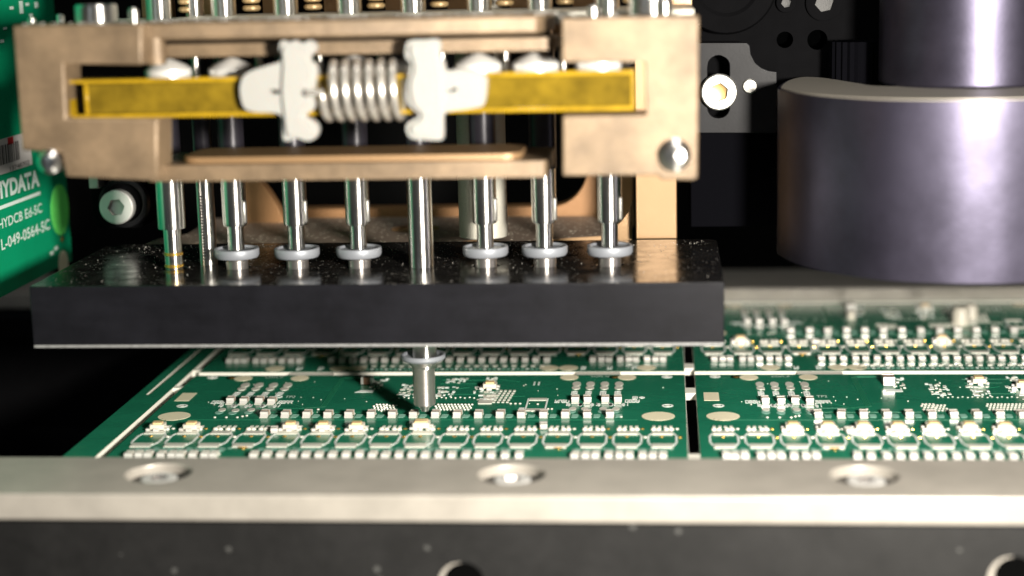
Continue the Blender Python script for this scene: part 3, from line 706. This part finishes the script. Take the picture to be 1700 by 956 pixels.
for nm, outl, cuts, lab in (('plastic_clip', lc, [[(446, 150), (456, 148), (464, 150), (464, 155), (454, 157)]], 'left white plastic clip on the yellow band, left of the coil spring'),
                      ('plastic_clip', rc, [[(740, 150), (752, 146), (760, 146), (758, 150), (748, 154)]], 'right white plastic clip on the yellow band, right of the coil spring')):
    oo = pts(outl, CYF); hh = [pts(c_, CYF) for c_ in cuts]
    cxm = sum(p[0] for p in oo)/len(oo); czm = sum(p[1] for p in oo)/len(oo)
    t = thing(nm, lab, 'clip', (cxm, CYF, czm), 'white clips on the yellow band')
    MB().prism(smooth_loop(oo, 3), hh, CYF, CYF+.2, 'xz').build('clip_body', 'white_plastic', t, org=(cxm, CYF, czm), bevel=.05, seg=3)
    rib = pts([(471, 80), (482, 77), (503, 79), (515, 82), (510, 96), (517, 112), (517, 140), (514, 168), (504, 182), (500, 196), (517, 212), (518, 222), (504, 226), (480, 224), (476, 208), (474, 190), (470, 150), (472, 110)] if lab[0] == 'l' else
              [(682, 78), (700, 74), (722, 74), (722, 94), (728, 110), (731, 140), (731, 180), (728, 200), (728, 224), (702, 225), (685, 220), (686, 208), (700, 198), (701, 186), (688, 172), (683, 140), (690, 112)], CYF)
    MB().prism(smooth_loop(rib, 3), [], CYF-.07, CYF-.002, 'xz').build('clip_rib', 'white_plastic', t, org=(cxm, CYF-.07, czm), bevel=.04, seg=3)
    m = MB(); m.box(cxm-.28, cxm+.28, CYF+.202, CYF+.4, czm-.3, czm+.3); m.build('clip_back', 'white_plastic', t, org=(cxm, CYF, czm), bevel=.05)
v0, v1 = at(538, 152, -3.45), at(664, 152, -3.45)
turns = 6.4; P = []
R_ = .44
for k in range(int(turns*28)+1):
    t = k/28; a = 2*math.pi*t
    P.append((v0.x+(v1.x-v0.x)*t/turns, -3.30+R_*.8*math.cos(a+math.pi), v0.z+R_*math.sin(a+math.pi)*1.0))
P = [(v0.x-.25, P[0][1]-.0, P[0][2])]+P+[(v1.x+.25, P[-1][1], P[-1][2])]
sp = MB().tube(P, .062, 12).build('coil_spring', 'spring_wire', org=(v0.x, -3.35, v0.z))
tag(sp, 'short silver coil spring stretched between the two white clips', 'spring')

# ================================================================== REAR TAN PARTS
ty = 2.95
a, c_ = at(1055, 300, ty), at(1124, 398, ty)
post = MB().box(a.x, c_.x, ty, ty+.8, 2.86, 8).build('tan_upright', 'tan_brushed', org=(a.x, ty, 2.86), bevel=.02)
tag(post, 'brushed tan upright standing behind the right end of the black block', 'post')
led = thing('rear_bracket', 'orange-tan rear bracket with arched openings and a speckled rough ledge behind the nozzles', 'bracket', (0, 4.5, 2.2))
zL = 2.86
lo = [(on(px, py, zL).x, on(px, py, zL).y) for px, py in ((236, 404), (300, 392), (400, 366), (460, 358), (985, 358), (1010, 375), (1003, 391), (960, 396), (880, 399), (850, 396), (800, 393), (762, 392), (720, 383), (725, 400), (640, 402), (560, 396), (470, 399), (330, 404))]
lo = [(on(px, py, zL).x, on(px, py, zL).y) for px, py in ((238, 406), (262, 396), (310, 388), (352, 362), (985, 358), (1004, 372), (1000, 391), (930, 395), (880, 402), (835, 400), (800, 396), (740, 404), (640, 407), (540, 404), (420, 406), (330, 404))]
MB().prism(lo, [circ(on(690, 379, zL).x, on(690, 379, zL).y, .50, 28, .55)], zL-.35, zL, 'xy', 0, 1).build('ledge', ['cast_speckle', 'tan_brushed'], led, org=(0, 4.5, zL-.35), bevel=.02)
v = on(690, 379, zL); MB().lathe([(.499, zL-.08), (.3, zL-.10), (0, zL-.10)], (v.x, v.y, 0), 'z', 28).build('recess_floor', 'tan_brushed', led, org=(v.x, v.y, zL-.1))
wy = on(700, 358, zL).y+.02
W0, W1 = at(395, 300, wy), at(1050, 300, wy)
zb_ = zL-.3
zt3 = at(700, 290, wy).z; zk = at(700, 345, wy).z; xk = at(958, 340, wy).x
o1 = [(W0.x, zb_), (W1.x, zb_), (W1.x, zt3), (xk+.25, zt3)]+[(xk-.55+.8*math.cos(a), zk+.9+.9*math.sin(a)) for a in [-math.pi/2*k/8 for k in range(1, 9)]]+[(W0.x, zk)]
MB().prism(o1, [], wy, wy+.5, 'xz').build('arched_wall', 'tan_shade', led, org=(0, wy, zb_), bevel=.02)
# nearer tan web at left and right, with curved cut edges
wl = pts([(392, 296), (428, 296), (445, 318), (462, 345), (478, 383), (392, 384)], wy-.8)
MB().prism(wl, [], wy-.8, wy-.45, 'xz').build('left_web', 'tan_shade', led, org=(wl[0][0], wy-.8, 3), bevel=.01)
yw = 3.5
wr = pts([(1020, 400), (1020, 377), (1034, 364), (1044, 350), (1049, 338), (1049, 400)], yw)
MB().prism(wr, [], yw, yw+.35, 'xz').build('right_web', 'tan_brushed', led, org=(wr[0][0], yw, 3), bevel=.01)

# ================================================================== RIGHT BACK: BLACK CARRIAGE AND SLOTTED PLATE
cy_ = 3.4
car = thing('machine_carriage', 'black machine carriage behind the head with round bosses and dark bolt holes', 'machine part', (9, 4.5, 3))
p0, p1 = at(1060, -60, cy_), at(1640, 240, cy_)
hl = []
bosses = ((1303, 66, 14), (1357, 66, 17))
for px, py, r in bosses:
    v = at(px, py, cy_); hl.append(circ(v.x, v.z, r/88., 24))
MB().prism([(p0.x, p1.z), (p1.x, p1.z), (p1.x, p0.z+1), (p0.x, p0.z+1)], hl, cy_, cy_+1.5, 'xz').build('carriage_plate', 'black_metal', car, org=(p0.x, cy_, p1.z), smooth=False)
v = at(1205, -28, cy_)
MB().lathe([(0, cy_-.5), (.55, cy_-.48), (.62, cy_-.55), (.92, cy_-.5), (.96, cy_-.42), (.96, cy_-.002)], (v.x, 0, v.z), 'y', 48).build('round_boss', 'black_metal', car, org=(v.x, cy_, v.z))
for px, py, r in ((1368, 4, 31), (1305, 4, 17)):
    v = at(px, py, cy_); socket_screw(v.x, cy_-.12, v.z, r/88., .118, car, ('black_metal', 'black_metal', 'rail_dark'), name='cap_screw')
# lower dark box
a, c_ = at(1146, 232, 2.9), at(1288, 376, 2.9)
MB().box(a.x, c_.x+2, 2.9, 6, c_.z, a.z+.3).build('lower_box', 'navy_box', car, org=(a.x, 2.9, c_.z), bevel=.03)
# ridged knob
kx = at(1420, 100, 2.6); m = MB(); n = 40
ringp = [(kx.x+(.42 if i % 2 else .47)*math.cos(2*math.pi*i/n), 2.6+(.42 if i % 2 else .47)*math.sin(2*math.pi*i/n)) for i in range(n)]
m.prism(ringp, [], kx.z-.6, kx.z+.36, 'xy'); m.build('ridged_knob', 'navy_box', car, org=(kx.x, 2.6, kx.z))

py_ = 2.6
sp_ = thing('slotted_plate', 'grey lit slotted bracket plate on the black carriage, right of the tan frame', 'plate', (5.7, py_, 5))
ol = pts([(1120, 71), (1241, 71), (1245, 75), (1247, 90), (1254, 104), (1264, 112), (1276, 117), (1290, 119), (1290, 221), (1120, 221)], py_)
sc_ = at(1193, 135, py_); s0, s1 = at(1193, 196, py_), at(1193, 92, py_)
MB().prism(ol, [slot_out(sc_.x, s0.z, s1.z, .205, 10)], py_, py_+.3, 'xz').build('plate_body', 'grey_plate', sp_, org=(sc_.x, py_, sc_.z), bevel=.015)
v = at(1194, 153, py_-.18)
socket_screw(v.x, py_-.2, v.z, .345, .2, sp_, ('steel', 'black_metal', 'socket_gold'), rot=.35)
v = at(1245, 143, py_)
MB().lathe([(0, py_-.05), (.12, py_-.045), (.145, py_-.02), (.145, py_+.02)], (v.x, 0, v.z), 'y', 28).build('dowel_pin', 'steel', sp_, org=(v.x, py_, v.z))

# left screw in black housing
ly = 3.2
hs = thing('left_housing', 'black rounded housing with a teal-tinted socket screw, between the green card and the first nozzle', 'machine part', (-6, ly, 3.8))
a, c_ = at(150, 296, ly), at(246, 378, ly)
MB().prism(rrect(a.x, c_.x, c_.z, a.z+2, .22), [], ly, ly+.8, 'xz').build('housing_body', 'black_metal', hs, org=(a.x, ly, c_.z), bevel=.03)
v = at(208, 335, ly); MB().lathe([(.40, ly-.14), (.44, ly-.17), (.50, ly-.15), (.52, ly-.001)], (v.x, 0, v.z), 'y', 40, cap=False).build('washer_ring', 'grey_plate', hs, org=(v.x, ly, v.z))
v = at(193, 344, ly-.2); socket_screw(v.x, ly-.22, v.z, .345, .2, hs, ('collar_metal', 'black_metal', 'tool_steel'), rot=.1)
v = at(158, 304, ly-.3); MB().box(v.x-.1, v.x+.1, ly-.4, ly, v.z-.1, v.z+.3).build('small_lug', 'steel', hs, org=(v.x, ly, v.z), bevel=.02)

# ================================================================== PURPLE-GREY CAMERA HOUSING
zt_ = at(1700, 166, -2.5).z; zb2 = at(1700, 470, -2.5).z
cam_h = thing('camera_housing', 'large purple-grey cylinder housing with wide drum and pale rim at right', 'housing', (10.5, 1, zb2))
ol = [(on(px, py, zt_).x, on(px, py, zt_).y) for px, py in ((1291, 147), (1296, 140), (1306, 134), (1322, 129.5), (1340, 128.5), (1370, 131), (1400, 136), (1425, 140), (1455, 144), (1560, 145), (1700, 142), (1850, 139), (1950, 141), (1990, 147), (1960, 153),
                                                            (1900, 157.5), (1800, 162.5), (1700, 166), (1640, 167.3), (1575, 167.8), (1500, 167.2), (1450, 165.8), (1400, 163), (1350, 159), (1318, 154.5), (1300, 150.5))]
m = MB(); sl = smooth_loop(ol, 4)
m.prism(sl, [], zb2, zt_, 'xy', 0); 
m.build('lower_drum', ['purple_anodised', 'rim_metal'], cam_h, org=(10.5, 1, zb2), bevel=.09, seg=4)
# pale top face
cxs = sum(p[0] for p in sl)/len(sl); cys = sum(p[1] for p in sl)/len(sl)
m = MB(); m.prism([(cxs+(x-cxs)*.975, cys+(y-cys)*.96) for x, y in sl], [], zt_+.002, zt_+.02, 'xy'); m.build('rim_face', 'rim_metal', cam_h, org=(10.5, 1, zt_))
vf = on(1640, 149, zt_)
ul = at(1455, 80, vf.y+2.1).x; ucx = vf.x; uR = ucx-ul
MB().lathe([(uR*.985, zt_+.021), (uR, zt_+.06), (uR, 11)], (ucx, vf.y+uR, 0), 'z', 96).build('upper_barrel', 'purple_anodised', cam_h, org=(ucx, vf.y+uR, zt_))

# ================================================================== GREEN CONTROL CARD AT THE LEFT
GX = -8.5
gc = thing('control_card', 'upright green card at left with white lettering, bar code sticker and light green dot', 'circuit board', (GX, 3, 2.05))
e = side(120, 432, GX)
MB().box(GX-.16, GX, -4, e.y, 2.04, 12).build('card_board', 'green_board', gc, org=(GX, e.y, 2.04), bevel=.012, seg=1)
def card_text(s, pl, pr, top_px, name='lettering', mt='print_pale', d=.006, bold=0.):
    a, b_, t_ = side(*pl, GX+d), side(*pr, GX+d), side(*top_px, GX+d)
    u = Vector((0, (b_-a).y, (b_-a).z)); wd = u.length; u.normalize(); h = t_.z-b_.z
    me = fit_text(s, mt, (0, 0, 0), u, (0, 0, 1), wd, h, bold)
    o = inst(me, name, gc, a); return o
card_text('MYDATA', (-9, 334), (66, 308.5), (66, 280), bold=.045)
card_text('HYDCB Ed-5C', (-2, 382), (70, 352), (70, 336), bold=.008)
card_text('L-049-0564-5C', (3, 416), (83, 380), (83, 362), bold=.012)
card_text('13748702', (17, 284), (49, 272.5), (49, 265), mt='ink', d=.0125)
def card_quad(name, mt, pl, h0, h1, d=.005):
    a, b_ = side(*pl[0], GX+d), side(*pl[1], GX+d)
    m = MB(); m.add([(GX+d, a.y, a.z-h0), (GX+d, b_.y, b_.z-h0), (GX+d, b_.y, b_.z+h1), (GX+d, a.y, a.z+h1),
                     (GX+.0005, a.y, a.z-h0), (GX+.0005, b_.y, b_.z-h0), (GX+.0005, b_.y, b_.z+h1), (GX+.0005, a.y, a.z+h1)],
                    [(0,1,2,3), (4,7,6,5), (0,4,5,1), (1,5,6,2), (2,6,7,3), (3,7,4,0)])
    return m.build(name, mt, gc, org=tuple(a), smooth=False)
card_quad('underline', 'print_pale', ((-10, 349), (67, 320)), .035, .035)
# bar code sticker
v = [side(*p, GX+.008) for p in ((-10, 296), (51, 273.5))]
sy0, sy1 = v[0].y, v[1].y; zs = v[1].z
MB().box(GX+.001, GX+.008, sy0, sy1+.1, zs, zs+.68).build('sticker', 'paper', gc, org=(GX, sy0, zs), smooth=False)
m = MB(); y = sy0+.02
while y < sy1-.55:
    w_ = rnd.choice((.03, .03, .05, .07)); m.box(GX+.0085, GX+.0105, y, y+w_, zs+.18, zs+.56); y += w_+rnd.choice((.03, .05))
m.build('bar_code', 'ink', gc, org=(GX, sy0, zs), smooth=False)
MB().box(GX+.0085, GX+.0105, sy1-1.15, sy1-.85, zs+.53, zs+.67).build('red_mark', 'red_ink', gc, org=(GX, sy1, zs), smooth=False)
v = side(99, 348, GX); MB().lathe([(.545, GX+.001), (.545, GX+.012)], (0, v.y, v.z), 'x', 48).build('green_dot', 'green_dot', gc, org=(GX, v.y, v.z))
v = side(105, 437, GX); MB().lathe([(.3, GX+.001), (.3, GX+.006)], (0, v.y, v.z-.02), 'x', 28).build('bare_pad', 'bare_pad', gc, org=(GX, v.y, v.z))
v = side(103, 397, GX); MB().lathe([(.07, GX+.001), (.05, GX+.02)], (0, v.y, v.z), 'x', 12).build('gold_via', 'gold', gc, org=(GX, v.y, v.z))
for px, py, hh_ in ((86, 420, .08), (93, 412, .08), (35, 12, .25), (60, 8, .12), (45, 7, .06), (19, 13, .06), (3, 68, .06), (8, 47, .05), (51, 25, .06)):
    v = side(px, py, GX); MB().box(GX+.001, GX+.01, v.y-.09, v.y+.09, v.z-hh_/2, v.z+hh_/2).build('print_mark', 'print_pale', gc, org=(GX, v.y, v.z))

# dark shapes down in the machine at the left
bs = thing('lower_machine_bed', 'barely visible dark machine bed below the left side of the boards', 'machine part', (-9, 3, -5.9))
MB().box(-30, -7.2, -3, 9, -3.4, -2.6).build('bed_plate', 'black_metal', bs, org=(-9, 3, -3.4), bevel=.05)
MB().box(-30, -6.6, 9.3, 12.5, -5.9, -.4).build('bed_wall', 'black_metal', bs, org=(-9, 10, -5.9), bevel=.05)
for x, y in ((-8.3, 7.6), (-8.1, 5.4)): MB().lathe([(.32, -2.59), (.32, -2.3)], (x, y, 0), 'z', 24).build('bed_bolt', 'black_matte', bs, org=(x, y, -2.6))
